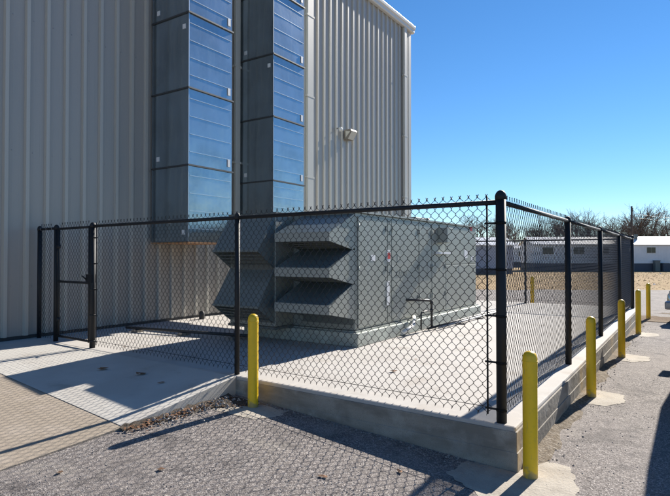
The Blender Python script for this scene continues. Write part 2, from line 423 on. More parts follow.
# wall lamp and sensor
wl = thing('wall_lamp', 'boxy wall pack lamp with a pale lens high on the ribbed wall', 'lamp', (XW+.03, 14.3, 5.35))
m = MB(); m.extr([(XW+.036,5.36),(XW+.036,5.66),(XW+.28,5.66),(XW+.30,5.60),(XW+.16,5.36)], 'y', 14.12, 14.5); m.build('housing', M['bronze'], wl, bevel=.012)
m = MB(); m.poly([(XW+.166,14.15,5.366),(XW+.166,14.47,5.366),(XW+.305,14.47,5.59),(XW+.305,14.15,5.59)]); m.extr([(XW+.10,5.40),(XW+.27,5.58),(XW+.10,5.62)], 'y', 14.11, 14.505)
m.build('lens', M['lens'], wl)
sn = thing('wall_sensor', 'small white round sensor on a bracket left of the wall lamp', 'sensor', (XW+.03, 13.72, 5.6))
m = MB(); m.tube([(XW+.03,13.72,5.62),(XW+.16,13.72,5.62)], .02, 8); m.build('bracket', M['greypipe'], sn)
m = MB(); m.lathe((XW+.17,13.72,5.57), [(.03,-.06),(.055,-.03),(.06,.03),(.04,.07)], 14); m.build('sensor_head', M['gutter'], sn)

# ------------------------------------------------------------------ ducts on the wall
def duct(y0, y1, x1, label, grp, zb=1.97):
    t = thing('air_duct', label, 'duct', (XW+.04, (y0+y1)/2, zb), grp)
    zs = [zb, 3.44, 4.92, 6.37, 7.87, 9.37, 9.95]
    for k, (a, b) in enumerate(zip(zs, zs[1:])):
        m = MB(); j = .006*((k*7) % 3 - 1)
        nyy, nzz = 10, 12                      # panels pillow slightly, as thin sheet does
        m.box(XW+.045, y0+.012, a+.012, x1-.012, y1-.012, b-.012)
        def pane(fx, wu, wv, amp, seed):
            rr = random.Random(seed)
            ph = [rr.uniform(0, 6.28) for _ in range(4)]
            n1, n2 = 10, 12; base = len(m.v)
            for i in range(n1+1):
                for q in range(n2+1):
                    u, v = i/n1, q/n2
                    e = math.sin(math.pi*u)*math.sin(math.pi*v)
                    h = amp*e*(.5+.7*math.sin(2*u+2.4*v+ph[0])*math.cos(3.1*v+ph[1]))
                    m.v.append(fx(u, v, h))
            for i in range(n1):
                for q in range(n2):
                    aa = base+i*(n2+1)+q; m.f.append((aa, aa+1, aa+n2+2, aa+n2+1)); m.sm.append(True)
        pane(lambda u,v,h: (x1-.008+h+j*0, y0+.002+(y1-y0-.004)*u, a+.004+(b-a-.008)*v), 0, 0, .005, k*17+int(y0*10))
        pane(lambda u,v,h: (XW+.045+(x1-.008-XW-.045)*u, y0+.002-h, a+.004+(b-a-.008)*v), 0, 0, .012, k*31+int(y0*10)+5)
        sec = m.build('duct_section', M['duct'], t, fix=False)
        # standing seams across the front, faint ones on the side
        q = MB()
        for sfr in (.17, .40, .63, .86):
            zz = a + (b-a)*sfr
            q.box(x1-.012, y0+.03, zz, x1+.002, y1-.03, zz+.009)
        q.build('seam', M['seam'], sec)
        if b < 9.6:
            q = MB(); q.box(XW+.05, y0-.022, b-.014, x1+.024, y1+.022, b+.014); q.build('flange', M['flange'], t)
        if b - a > 1:
            q = MB(); q.box(x1-.17 if k % 2 == 0 else XW+.20, y0-.010, b-.30 if k % 3 == 2 else a+.14, x1-.09 if k % 2 == 0 else XW+.28, y0-.004+.006, b-.21 if k % 3 == 2 else a+.23)
            q.build('sticker', M['sticker'], t)
            q = MB(); q.box(x1-.002, y1-.13, a+.10, x1+.010, y1-.06, a+.25); q.build('sticker', M['sticker'], t)
    q = MB(); q.box(x1-.012, y0-.004, zb+.01, x1+.004, y0+.010, 9.9); q.build('corner_bead', M['seam'], t)
    q = MB(); q.box(XW+.045, y0-.012, zb-.025, x1+.012, y1+.012, zb-.002); q.build('bottom_edge', M['rust'], t)
    # branch that turns out to the unit
    if y0 > 9:
        q = MB(); q.box(x1+.006, y0+.32, zb+.02, -5.9, y1-.02, zb+.22); q.build('branch_duct', M['duct'], t)
    q = MB(); q.box(XW+.2, y0+.1, 9.93, x1-.1, y1-.1, HB-.1); return t
duct(6.94, 8.10, -7.97, 'wall duct nearer the gate, its rusty bottom edge above the slab', 'sheet metal air ducts on the building wall')
duct(9.46, 10.63, -8.00, 'wall duct next to the cream downspout, rising behind the big unit', 'sheet metal air ducts on the building wall', 2.42)

# ------------------------------------------------------------------ rooftop-style unit standing on the slab
UX0, UX1, UY0, UY1, UZ0, UZ1 = -6.35, -4.21, 6.87, 12.26, .35, 2.355
un = thing('air_handling_unit', 'large grey green packaged air unit with five rain hoods behind the fence', 'air unit', (-5.7, 9.9, ZS))
m = MB(); m.box(UX0, UY0, .58, UX1, UY1, UZ1); m.build('cabinet', M['unit'], un, bevel=.012)
m = MB(); m.box(UX0-.03, UY0-.09, ZS+.002, UX1+.10, UY1+.04, .555); m.build('base_frame', M['unitlight'], un, bevel=.01)
m = MB(); m.box(UX0-.03, UY0-.03, .545, UX1+.04, UY1+.02, .577); m.build('base_rail', M['hoodlip'], un)
m = MB(); m.box(UX0-.03, UY0-.03, UZ1+.002, UX1+.035, UY1+.03, UZ1+.03); m.build('top_edge', M['hoodlip'], un)
def face_y(px):      # where a column of the picture meets the unit's side
    return -UX1 / math.tan(YAW - math.atan((px-335)/537))
seams = [face_y(p) for p in (386.5, 390.5, 418, 431, 445)]
# door panels standing slightly proud, gaps between read as seams
edges = [UY0+.05] + seams + [UY1-.05]
for i, (a, b) in enumerate(zip(edges, edges[1:])):
    if b - a < .12:
        q = MB(); q.box(UX1-.003, a+.012, .62, UX1+.004, b-.012, UZ1-.05); q.build('post_strip', M['unit'], un); continue
    if i == len(edges)-2:
        zz = 1.52
        for z0, z1 in ((.62, zz-.012), (zz+.012, UZ1-.05)):
            q = MB(); q.box(UX1-.003, a+.012, z0, UX1+.018, b-.012, z1); q.build('access_panel', M['unit'], un, bevel=.006)
        continue
    q = MB(); q.box(UX1-.003, a+.012, .62, UX1+.018, b-.012, UZ1-.05)
    dp = q.build('access_panel', M['unit'], un, bevel=.006)
    if b-a > .4:
        for hz in (.9, 1.45, 2.1):
            q = MB(); q.box(UX1+.016, b-.07, hz, UX1+.028, b-.04, hz+.09); q.build('latch', M['unitdark'], dp)
            q = MB(); q.tube([(UX1+.022,a+.03,hz),(UX1+.022,a+.03,hz+.09)], .009, 6); q.build('hinge', M['unitlight'], dp)
q = MB(); ya, yb = face_y(434.5), face_y(446); q.box(UX1+.016, ya, 1.74, UX1+.10, yb, 1.78); q.build('drip_shelf', M['sticker'], un)
q = MB(); q.box(UX1+.016, ya+.12, 1.96, UX1+.22, yb-.16, 2.26); q.build('vent_box', M['unit'], un, bevel=.01)
def usticker(px, z0, z1, w, mt, dx=.022):
    y = face_y(px); q = MB(); q.box(UX1+dx-.01, y-w/2, z0, UX1+dx, y+w/2, z1); q.build('sticker', mt, un)
def zat(px, py):
    y = face_y(px); d = F.x*UX1 + F.y*y; return 1.7 + (256-py)*d/537
usticker(372, zat(372,261), zat(372,255), .13, M['sticker'])
usticker(387.5, zat(387.5,262), zat(387.5,250), .10, M['sticker'], .026)
usticker(387.5, zat(387.5,259), zat(387.5,253), .085, M['red'], .030)
usticker(387, zat(387,305), zat(387,281), .09, M['sticker'], .026)
usticker(465, zat(465,258), zat(465,250), .20, M['sticker'])
usticker(471.5, zat(471.5,261), zat(471.5,256), .16, M['sticker'])
usticker(470.5, zat(470.5,231), zat(470.5,226), .14, M['red'])
usticker(460, zat(460,272), zat(460,265), .25, M['hoodlip'])
usticker(398, zat(398,261), zat(398,254), .12, M['hoodlip'])
usticker(428, zat(428,275), zat(428,262), .10, M['hoodlip'])
# maker's lettering, outlined, on the second door
cu = bpy.data.curves.new('lettering', 'FONT'); cu.body = 'AAON'; cu.size = .15; cu.extrude = .002; cu.align_x = 'CENTER'
tmp = bpy.data.objects.new('lettering_tmp', cu); COL.objects.link(tmp)
dg = bpy.context.evaluated_depsgraph_get(); dg.update()
me = bpy.data.meshes.new_from_object(tmp.evaluated_get(dg)); bpy.data.objects.remove(tmp)
me.materials.clear(); me.materials.append(M['hoodlip'])
lt = bpy.data.objects.new('lettering', me); COL.objects.link(lt); lt.parent = un
yl = face_y(401); lt.matrix_local = Matrix.Translation((UX1+.022+5.7, yl-9.9, zat(401,276)-ZS)) @ Matrix.Rotation(R(90),4,'Z') @ Matrix.Rotation(R(90),4,'X')
# hoods on the end facing the gate side
def hood(xa, xb, yl, zt, zl, zlb, zb, n_louv=0, UY0=UY0):
    h = MB(); th = .012
    h.poly([(xa,UY0-.001,zt),(xb,UY0-.001,zt),(xb,yl,zl),(xa,yl,zl)])
    h.poly([(xa,UY0-.001,zt-.014),(xb,UY0-.001,zt-.014),(xb,yl+.01,zl-.012),(xa,yl+.01,zl-.012)])
    for x, s_ in ((xa,1),(xb,-1)):
        h.poly([(x,UY0-.001,zt),(x,yl,zl),(x,yl,zlb),(x,UY0-.001,zb)])
        h.poly([(x+s_*th,UY0-.001,zt-.014),(x+s_*th,yl+.01,zl-.012),(x+s_*th,yl+.01,zlb),(x+s_*th,UY0-.001,zb)])
    o = h.build('rain_hood', M['hood'], un, fix=False)
    q = MB(); q.box(xa-.006, yl-.012, zlb, xb+.006, yl, zl+.008); q.build('hood_lip', M['hoodlip'] if n_louv == 0 else M['hood'], o)
    if n_louv == 0:
        q = MB(); q.poly([(xb+.004,UY0-.002,zt),(xb+.004,yl,zl),(xb+.004,yl,zlb),(xb+.004,UY0-.002,zb)])
        q.build('hood_cheek', M['unit'], o, fix=False)
    q = MB()
    for k in range(5):
        t_ = (k+.5)/5; yy = yl+.03+(UY0-yl-.05)*t_; zz = zlb+(zb-zlb)*t_
        q.box(xa+.015, yy-.02, zz+.02, xb-.015, yy+.012, zz+.032)
    q.build('filter_louvre', M['unitdark'], o)
for dz in (0, .512, 1.034):
    hood(-5.20, -4.22, 6.2, 2.338-dz, 2.035-dz, 1.91-dz, 1.785-dz)
YB = 6.42
q = MB(); q.box(UX0, YB, .60, -5.38, UY0-.004, UZ1); q.build('relief_box', M['unit'], un, bevel=.008)
q = MB(); q.box(UX0-.02, YB-.02, UZ1+.002, -5.36, UY0-.034, UZ1+.028); q.build('box_trim', M['unitdark'], un); q = MB(); q.box(UX0-.02, YB-.03, .56, -5.36, UY0-.034, .597); q.build('box_trim', M['unitdark'], un)
for dz in (0, .85):
    hood(UX0, -5.40, 6.04, 2.35-dz, 1.787-dz, 1.763-dz, 1.50-dz, 5, YB)
q = MB(); q.box(-6.29,YB-.012,.66,-5.44,YB-.001,UZ1-.05); q.box(-5.18,UY0-.012,.66,-4.24,UY0,UZ1-.03); q.build('intake_screen', M['unitdark'], un)
# things on top
yt = face_y(440)
q = MB(); q.box(-5.2, yt-.3, UZ1+.03, -4.6, yt+.25, UZ1+.13); q.build('roof_cap', M['unitdark'], un, bevel=.02)
q = MB(); q.tube([(-4.8,yt+.6,UZ1+.03),(-4.8,yt+.6,UZ1+.16)], .10, 16); q.build('fan_collar', M['unitdark'], un)
q = MB(); q.box(-5.1, 11.5, UZ1+.03, -4.7, 11.9, UZ1+.09); q.build('roof_cap', M['unitdark'], un, bevel=.01)

# pipes beside the unit
gp_ = thing('gas_pipe', 'black threaded pipe loop standing beside the air unit base', 'pipe', (-4.05, 9.5, ZS))
def pxpt(px, X):
    return -X / math.tan(YAW - math.atan((px-335)/537))
Xp = -3.98; ya = pxpt(431.5, Xp); yb = pxpt(421, Xp)
q = MB(); q.tube([(Xp,ya,ZS+.02),(Xp,ya,ZS+.50),(Xp-.02,ya-.05,ZS+.54),(Xp-.22,pxpt(417,Xp),ZS+.58)], .022, 10)
q.tube([(Xp,yb,ZS+.06),(Xp,yb,ZS+.34),(Xp,yb+.03,ZS+.36),(Xp,ya,ZS+.36)], .016, 8)
q.build('pipe', M['darkpipe'], gp_)
for z_ in (.47,.33):
    q = MB(); q.tube([(Xp,ya,ZS+z_),(Xp,ya,ZS+z_+.06)], .032, 10); q.build('fitting', M['darkpipe'], gp_)
gr = thing('conduit_run', 'pair of grey conduits lying on the slab along the air unit', 'conduit', (-3.95, 11, ZS))
for dx in (0, .11):
    q = MB(); q.tube([(Xp+dx+.02,ya-.2+dx*2,ZS+.045),(Xp+dx+.05,12.7,ZS+.045)], .022, 8); q.build('conduit', M['greypipe'] if dx else M['darkpipe'], gr)
for yy in (10.2, 11.3, 12.4):
    q = MB(); q.box(Xp-.02, yy, ZS+.001, Xp+.24, yy+.07, ZS+.022); q.build('support_block', M['darkpipe'], gr)
dr = thing('drain_pipe', 'bent pale drain pipe low on the air unit side', 'pipe', (-4.2, 8.9, ZS))
y1_, y2_ = pxpt(402,-4.03), pxpt(419,-4.03)
q = MB(); q.tube([(-4.03,y1_,ZS+.07),(-4.01,(y1_+y2_)/2-.1,ZS+.12),(-4.03,(y1_+y2_)/2+.1,ZS+.16),(-4.13,y2_,ZS+.27)], .035, 10); q.build('pipe', M['gutter'], dr)
cl = thing('slab_conduit', 'long thin conduit on the slab between wall and unit hoods', 'conduit', (-7.5, 6.4, ZS))
q = MB(); q.tube([(-8.45,5.95,ZS+.07),(-7.6,6.12,ZS+.07),(-5.9,6.42,ZS+.07)], .026, 8); q.build('pipe', M['darkpipe'], cl)
for t_ in (.1,.5,.9):
    x_, y_ = -8.45+2.5*t_, 5.95+.46*t_; q = MB(); q.box(x_-.05,y_-.09,ZS+.001,x_+.05,y_+.09,ZS+.045); q.build('support_block', M['bronze'], cl)
sp = MB(); sp.lathe((-8.75,8.0,ZS), [(.05,0),(.06,.02),(.06,.14),(.03,.18)], 12)
tag(sp.build('pipe_stub', M['darkpipe']), 'short capped black pipe stub at the wall below the duct', 'pipe')

# ------------------------------------------------------------------ fences
MESHW = .0386; WR = .0025
def chain_mesh(a, b, z0, z1, name, parent, WR=WR):
    """woven zigzag wires between ground points a and b"""
    a = Vector((a[0],a[1],0)); b = Vector((b[0],b[1],0)); d = (b-a); Ltot = d.length; d.normalize(); nrm = Vector((-d.y, d.x, 0))
    n = max(1, round(Ltot/MESHW)); w = Ltot/n
    hs = .0475; rows = int(round((z1-z0)/hs))
    m = MB(); rnd = random.Random(int(Ltot*1000))
    for i in range(n):
        c = a + d*((i+.5)*w); pts = []
        wob = rnd.uniform(-.002,.002)
        for k in range(rows+1):
            # vertices reach half a diamond to either side; neighbours hook over each other at the apex
            sx = 1 if (k + i) % 2 == 0 else -1
            sx = 1 if (k + i) % 2 == 0 else -1
            reach = w*.5 + WR*.9
            # each wire spans one diamond, neighbours share apex heights
            q = c + d*(sx*reach) ; z = z0 + k*hs + wob
            e = nrm*(WR*1.1*sx)
            q = q + e
            pts += [(q.x, q.y, z-.005), (q.x, q.y, z+.005)]
        # twisted barb at the selvage
        top = Vector(pts[-1]); pts.append(tuple(top + Vector((0,0,.010)) + d*(.006*sx)))
        m.tube(pts, WR, 4, caps=False, smooth=False)
    # barbs: the neighbour's wire end twisted round the first
    for i in range(n):
        sx = 1 if (rows + i) % 2 == 0 else -1
        if sx > 0:
            q = a + d*((i+1)*w); z = z0 + rows*hs; l1_, l2_ = rnd.uniform(.012,.02), rnd.uniform(.012,.02)
            m.tube([(q.x+d.x*.008, q.y+d.y*.008, z-.008),(q.x-d.x*.010, q.y-d.y*.010, z+l1_)], WR*1.35, 4, caps=False)
            m.tube([(q.x-d.x*.008, q.y-d.y*.008, z-.008),(q.x+d.x*.010, q.y+d.y*.010, z+l2_)], WR*1.35, 4, caps=False)
        if i % 2 == 0:
            q0 = a + d*((i+1)*w)
            m.tube([(q0.x-d.x*.008, q0.y-d.y*.008, z0+.010),(q0.x+d.x*.006, q0.y+d.y*.006, z0-.016)], WR, 4, caps=False)
    return m.build(name, M['black'], parent, fix=False)
def post(p, r, h, parent, cap=True, z=ZS):
    m = MB(); m.tube([(p[0],p[1],z-.02),(p[0],p[1],z+h)], r, 20)
    po = m.build('post', M['post'], parent)
    if cap:
        m = MB(); m.lathe((p[0],p[1],z+h), [(r*1.12,-.03),(r*1.14,0),(r*1.0,.02),(r*.7,.038),(r*.25,.048)], 20); m.build('post_cap', M['post'], po)
    return po
RAIL = 1.79
def rail(a, b, z, parent, r=.021, name='top_rail'):
    m = MB(); m.tube([(a[0],a[1],z),(b[0],b[1],z)], r, 12); return m.build(name, M['post'], parent)
def bands(p, r, d, parent, tz, off):
    """tension bands and the tension bar beside a terminal post; d = unit vector along the mesh"""
    q = (p[0]+d[0]*off, p[1]+d[1]*off)
    m = MB(); m.tube([(q[0],q[1],ZS+.05),(q[0],q[1],ZS+1.84)], .008, 6); m.build('tension_bar', M['post'], parent)
    for z in tz:
        m = MB(); m.lathe((p[0],p[1],ZS+z), [(r+.001,-.011),(r+.003,-.01),(r+.003,.01),(r+.001,.011)], 20)
        m.tube([(p[0]+d[0]*r,p[1]+d[1]*r,ZS+z),(q[0]+d[0]*.02,q[1]+d[1]*.02,ZS+z)], .009, 6)
        m.build('tension_band', M['post'], parent)
def fence(label, pts, radii, side, bars, wr=WR):
    t = thing('chain_link_fence', label, 'fence', (*pts[0], ZS))
    for p, r in zip(pts, radii):
        if r: post(p, r, 1.84 if r > .04 else 1.80, t)
    for i, (a, b) in enumerate(zip(pts, pts[1:])):
        A, B = Vector((*a,0)), Vector((*b,0)); d = (B-A).normalized(); nr = Vector((-d.y,d.x,0))*side
        ra = radii[i] or .03; rb = radii[i+1] or .03
        o = nr*.026
        ea = d*(ra+.05 if (i == 0 or ra > .04) else 0); eb = -d*(rb+.05 if (i == len(pts)-2 or rb > .04) else 0)
        rail(tuple((A+d*ra*.8).xy), tuple((B-d*rb*.8).xy), ZS+RAIL, t)
        chain_mesh((A+o+ea).xy, (B+o+eb).xy, ZS+.045, ZS+1.85, 'chain_mesh', t, wr)
        # bottom tension wire and tie wires
        rail(tuple((A+o).xy), tuple((B+o).xy), ZS+.10, t, .0028, 'tension_wire')
        n = max(2, int((B-A).length/.6))
        for k in range(n+1):
            m = MB(); q = A.lerp(B, (k+.5)/(n+1)); m.tube([tuple(Vector((q.x,q.y,ZS+RAIL-.024))-d*.004), tuple(Vector((q.x,q.y,ZS+RAIL-.02))+o*1.3), tuple(Vector((q.x,q.y,ZS+RAIL+.02))+o*1.3+d*.006), (q.x,q.y,ZS+RAIL+.025)], .003, 5)
            m.build('tie_wire', M['greypipe'], t)
    for (p, r, d, off) in bars:
        bands(p, r, Vector((*d,0)).normalized(), t, (.10,.48,.86,1.24,1.62), off)
    return t
cA = (-1.30, 4.395)
pG2 = (-7.35, fy(-7.35)); pL = (-4.34, fy(-4.34))
dl = Vector((pG2[0]-cA[0], pG2[1]-cA[1])).normalized()
fence('front run of black chain link fence between the gate and the thick corner post', [cA, pL, pG2], [.041, .03, .040], -1,
      [(cA, .041, tuple(dl), .115), (pG2, .040, tuple(-dl), .1)])
yr = [4.395, 7.22, 10.06, 12.87, 15.8]
ft = fence('right side run of black chain link fence beside the row of yellow bollards', [(-1.30,y) for y in yr], [0, .037, .037, .037, .045], 1,
      [(cA, .041, (0,1), .1)], .0020)
fence('back run of black chain link fence at the far end of the slab', [(-1.30,15.8),(-3.98,15.8),(-6.6,15.8),(XW+.12,15.8)], [0,.03,.03,.03], -1, [])
# post near the wall and narrow filler panel left of the gate
pW = (-8.98, fy(-8.98)+.02); pG1 = (-8.42, fy(-8.42)+.01)
fence('short black chain link panel between the building wall and the gate', [pG1, pW], [.037, .035], 1, [])
gt = thing('chain_link_gate', 'closed black chain link walk gate with a middle rail', 'gate', (pG1[0], pG1[1], ZS))
ga = Vector((*pG1,0)); gb = Vector((*pG2,0)); d = (gb-ga).normalized(); ga2 = ga + d*.075; gb2 = gb - d*.085
m = MB()
for z in (ZS+.09, ZS+1.78, ZS+.95): m.tube([tuple(ga2+Vector((0,0,z))), tuple(gb2+Vector((0,0,z)))], .019, 12)
for q in (ga2, gb2): m.tube([tuple(q+Vector((0,0,ZS+.07))), tuple(q+Vector((0,0,ZS+1.80)))], .021, 12)
m.build('gate_frame', M['post'], gt)
chain_mesh((ga2+d*.03).xy, (gb2-d*.03).xy, ZS+.10, ZS+1.84, 'chain_mesh', gt)
for z in (.35, 1.5):
    m = MB(); m.tube([tuple(ga+d*.03+Vector((0,0,ZS+z))), tuple(ga2+Vector((0,0,ZS+z)))], .016, 8); m.lathe((ga2.x,ga2.y,ZS+z), [(.026,-.03),(.03,-.03),(.03,.03),(.026,.03)], 12); m.build('hinge', M['post'], gt)
m = MB(); c = gb2 + Vector((0,0,ZS+1.02)); m.box(c.x-.03, c.y-.045, c.z-.06, c.x+.12, c.y+.03, c.z+.06); m.tube([tuple(c+Vector((-.01,-.05,-.02))), tuple(c+Vector((-.01,-.11,.04)))], .01, 8); m.build('latch', M['post'], gt)

# ------------------------------------------------------------------ bollards
x, y = BOL[0]
bo = thing('bollard', '', 'bollard', (x, y, za(x,y)))
m = MB(); pr = [(.055,-.05)] + [(.055,z/10) for z in range(0,9)] + [(.056,.90),(.053,.93),(.043,.952),(.024,.965),(.006,.97)]
m.lathe((x,y,za(x,y)), pr, 28); m.build('sleeve', M['yellow'], bo)
m = MB(); m.lathe((x,y,za(x,y)), [(.0565,.885),(.0575,.888),(.0575,.894),(.0565,.897)], 28); m.build('cap_seam', M['yellow'], bo)
BL = ['yellow bollard closest to the thick corner fence post, largest of the row',
      'second yellow bollard of the right row counting from the fence corner',
      'third yellow bollard of the right row counting from the fence corner',
      'fourth yellow bollard of the right row, just short of the far fence post',
      'farthest yellow bollard of the right row, beyond the end of the fence',
      'yellow bollard before the front fence, beside the concrete ramp and litter',
      'yellow bollard standing behind the back fence, seen through the mesh']
bo['label'] = BL[0]; bo['group'] = 'yellow bollards round the fenced slab'
for (x, y), lb in zip(BOL[1:], BL[1:]): copy_tree(bo, (x, y, za(x,y)), lb)

# ------------------------------------------------------------------ litter, soil and stones
def leaf(m, x, y, z, s, rnd):
    a = rnd.uniform(0, 6.28); t = rnd.uniform(-.7,.7); u = rnd.uniform(-.5,.5)
    pts = []
    for k, (r_, w_) in enumerate(((0,0),(.5,.33),(1,.0),(.5,-.33))):
        lx = (r_-.5)*s; ly = w_*s*rnd.uniform(.7,1.3)
        px = x + lx*math.cos(a) - ly*math.sin(a); py = y + lx*math.sin(a) + ly*math.cos(a)
        pts.append((px, py, z + .006 + abs(lx)*abs(t)*.6 + abs(ly)*.5*abs(u)))
    m.poly([pts[0], pts[1], pts[2]]); m.poly([pts[0], pts[2], pts[3]])
rnd = random.Random(3)
m = MB()
for i in range(380):
    t = rnd.random(); yy = 2.95 + 1.35*t; xx = -4.25 + abs(rnd.gauss(0,.07)) + .02
    if t > .8: xx = -4.22 + rnd.random()*.35
    leaf(m, xx, yy, za(xx,yy)+rnd.random()*.03*(1 if xx < -4.1 else .2), rnd.uniform(.015,.045), rnd)
tag(m.build('leaf_litter', M['leaf'], fix=False), 'dead brown leaves gathered against the ramp edge', 'leaves', kind='stuff')
m = MB()
n = 26
for i in range(n):
    for j in range(7):
        pass
rows_ = []
for i in range(n+1):
    yy = 2.95 + (4.30-2.95)*i/n; row = []
    wd = .05 + .12*clamp((yy-3.0)/.5) + .35*clamp((yy-3.85)/.4)
    for j in range(8):
        xx = -4.279 + wd*j/7; h = (.022+.012*math.sin(i*.9)*math.cos(j*1.3+i*.4)+rnd.uniform(-.012,.012))*(1-j/7)
        row.append((xx, yy, za(xx,yy)+h+(-.01 if j == 7 else .004)))
    rows_.append(row)
for r_, s_ in zip(rows_, rows_[1:]):
    for j in range(7): m.poly([r_[j], r_[j+1], s_[j+1], s_[j]], True)
tag(m.build('soil_heap', M['soil']), 'dark crumbly soil and weeds in the corner of ramp and kerb', 'soil', kind='stuff')
def stone(m, x, y, z, s, rnd):
    vs = []
    for dx, dy, dz in ((-1,0,0),(0,-1,0),(1,0,0),(0,1,0),(0,0,1),(0,0,-.3)):
        vs.append((x+dx*s*rnd.uniform(.6,1.2), y+dy*s*rnd.uniform(.6,1.2), z+dz*s*rnd.uniform(.5,.9)))
    for q in ((0,1,4),(1,2,4),(2,3,4),(3,0,4),(1,0,5),(2,1,5),(3,2,5),(0,3,5)): m.poly([vs[k] for k in q])
m = MB()
for i in range(900):       # crumbs along both kerbs
    if i % 2: xx = -1.14 + abs(rnd.gauss(0,.13)); yy = rnd.uniform(4.5, 15.5)
    else: xx = rnd.uniform(-4.2,-1.2); yy = fronty(xx) - .025 - abs(rnd.gauss(0,.07))
    stone(m, xx, yy, za(xx,yy)+.002, rnd.uniform(.004,.014), rnd)
for i in range(2600):      # loose aggregate over the near lot
    xx = rnd.uniform(-4.1, 1.2); yy = rnd.uniform(1.6, 9) if xx > -1.0 else rnd.uniform(1.6, 4.2)
    stone(m, xx, yy, za(xx,yy)+.001, rnd.uniform(.003,.008), rnd)
for i in range(260):
    xx = -4.24 + abs(rnd.gauss(0,.16)); yy = rnd.uniform(3.2,4.28); stone(m, xx, yy, za(xx,yy)+rnd.random()*.04, rnd.uniform(.008,.022), rnd)
tag(m.build('loose_gravel', M['stone'], fix=False), 'small loose stones scattered on the asphalt and along the kerbs', 'gravel', kind='stuff')
m = MB()
for (xx, yy, s) in ((-2.9,5.6,.10),(-5.4,4.0,.10),(-6.0,3.9,.12),(-6.3,2.5,.13),(-3.35,2.65,.07),(-2.3,3.3,.06),(-2.6,2.6,.05),(-3.0,6.4,.05),(-5.0,5.3,.06),(-1.9,3.75,.06),(-2.2,2.4,.07),(-4.9,3.9,.06),(-3.9,2.2,.05),(-7.0,4.9,.05),(-2.2,6.9,.05)):
    zz = ZS if yy > fy(xx) else (za(xx,yy) if xx > -4.28 else (zw(xx,yy) if yy < foot(xx) else zw(xx,foot(xx))+(ZS-zw(xx,foot(xx)))*(yy-foot(xx))/(fronty(xx)-foot(xx))))
    for k in range(2): leaf(m, xx+rnd.uniform(-.02,.02), yy+rnd.uniform(-.02,.02), zz+.002, s, rnd)
tag(m.build('fallen_leaves', M['leaf'], fix=False), 'a few single brown leaves lying on slab, ramp and walkway', 'leaves', kind='stuff')
m = MB()
for i in range(9000):      # tufts in the dry field
    p = P(rnd.uniform(27.2, 62), rnd.uniform(3, 46)); s = rnd.uniform(.03,.08); a = rnd.uniform(0,3.14)
    m.poly([(p.x-s*math.cos(a),p.y-s*math.sin(a),-.05),(p.x+s*math.cos(a),p.y+s*math.sin(a),-.05),(p.x+rnd.uniform(-.05,.05),p.y,-.05+rnd.uniform(.01,.035))])
tag(m.build('grass_tufts', M['grass'], fix=False), 'short dry straw coloured tufts across the far field', 'grass', kind='stuff')
for (dd, ll) in ((33,19.6),(41,26.5),(52,31.5)):
    p = P(dd, ll); q = MB(); stone(q, p.x, p.y, -.05, .13, rnd); tag(q.build('litter_scrap', M['sticker']), 'pale scrap of litter lying in the dry field', 'litter', group='scraps in the dry field')

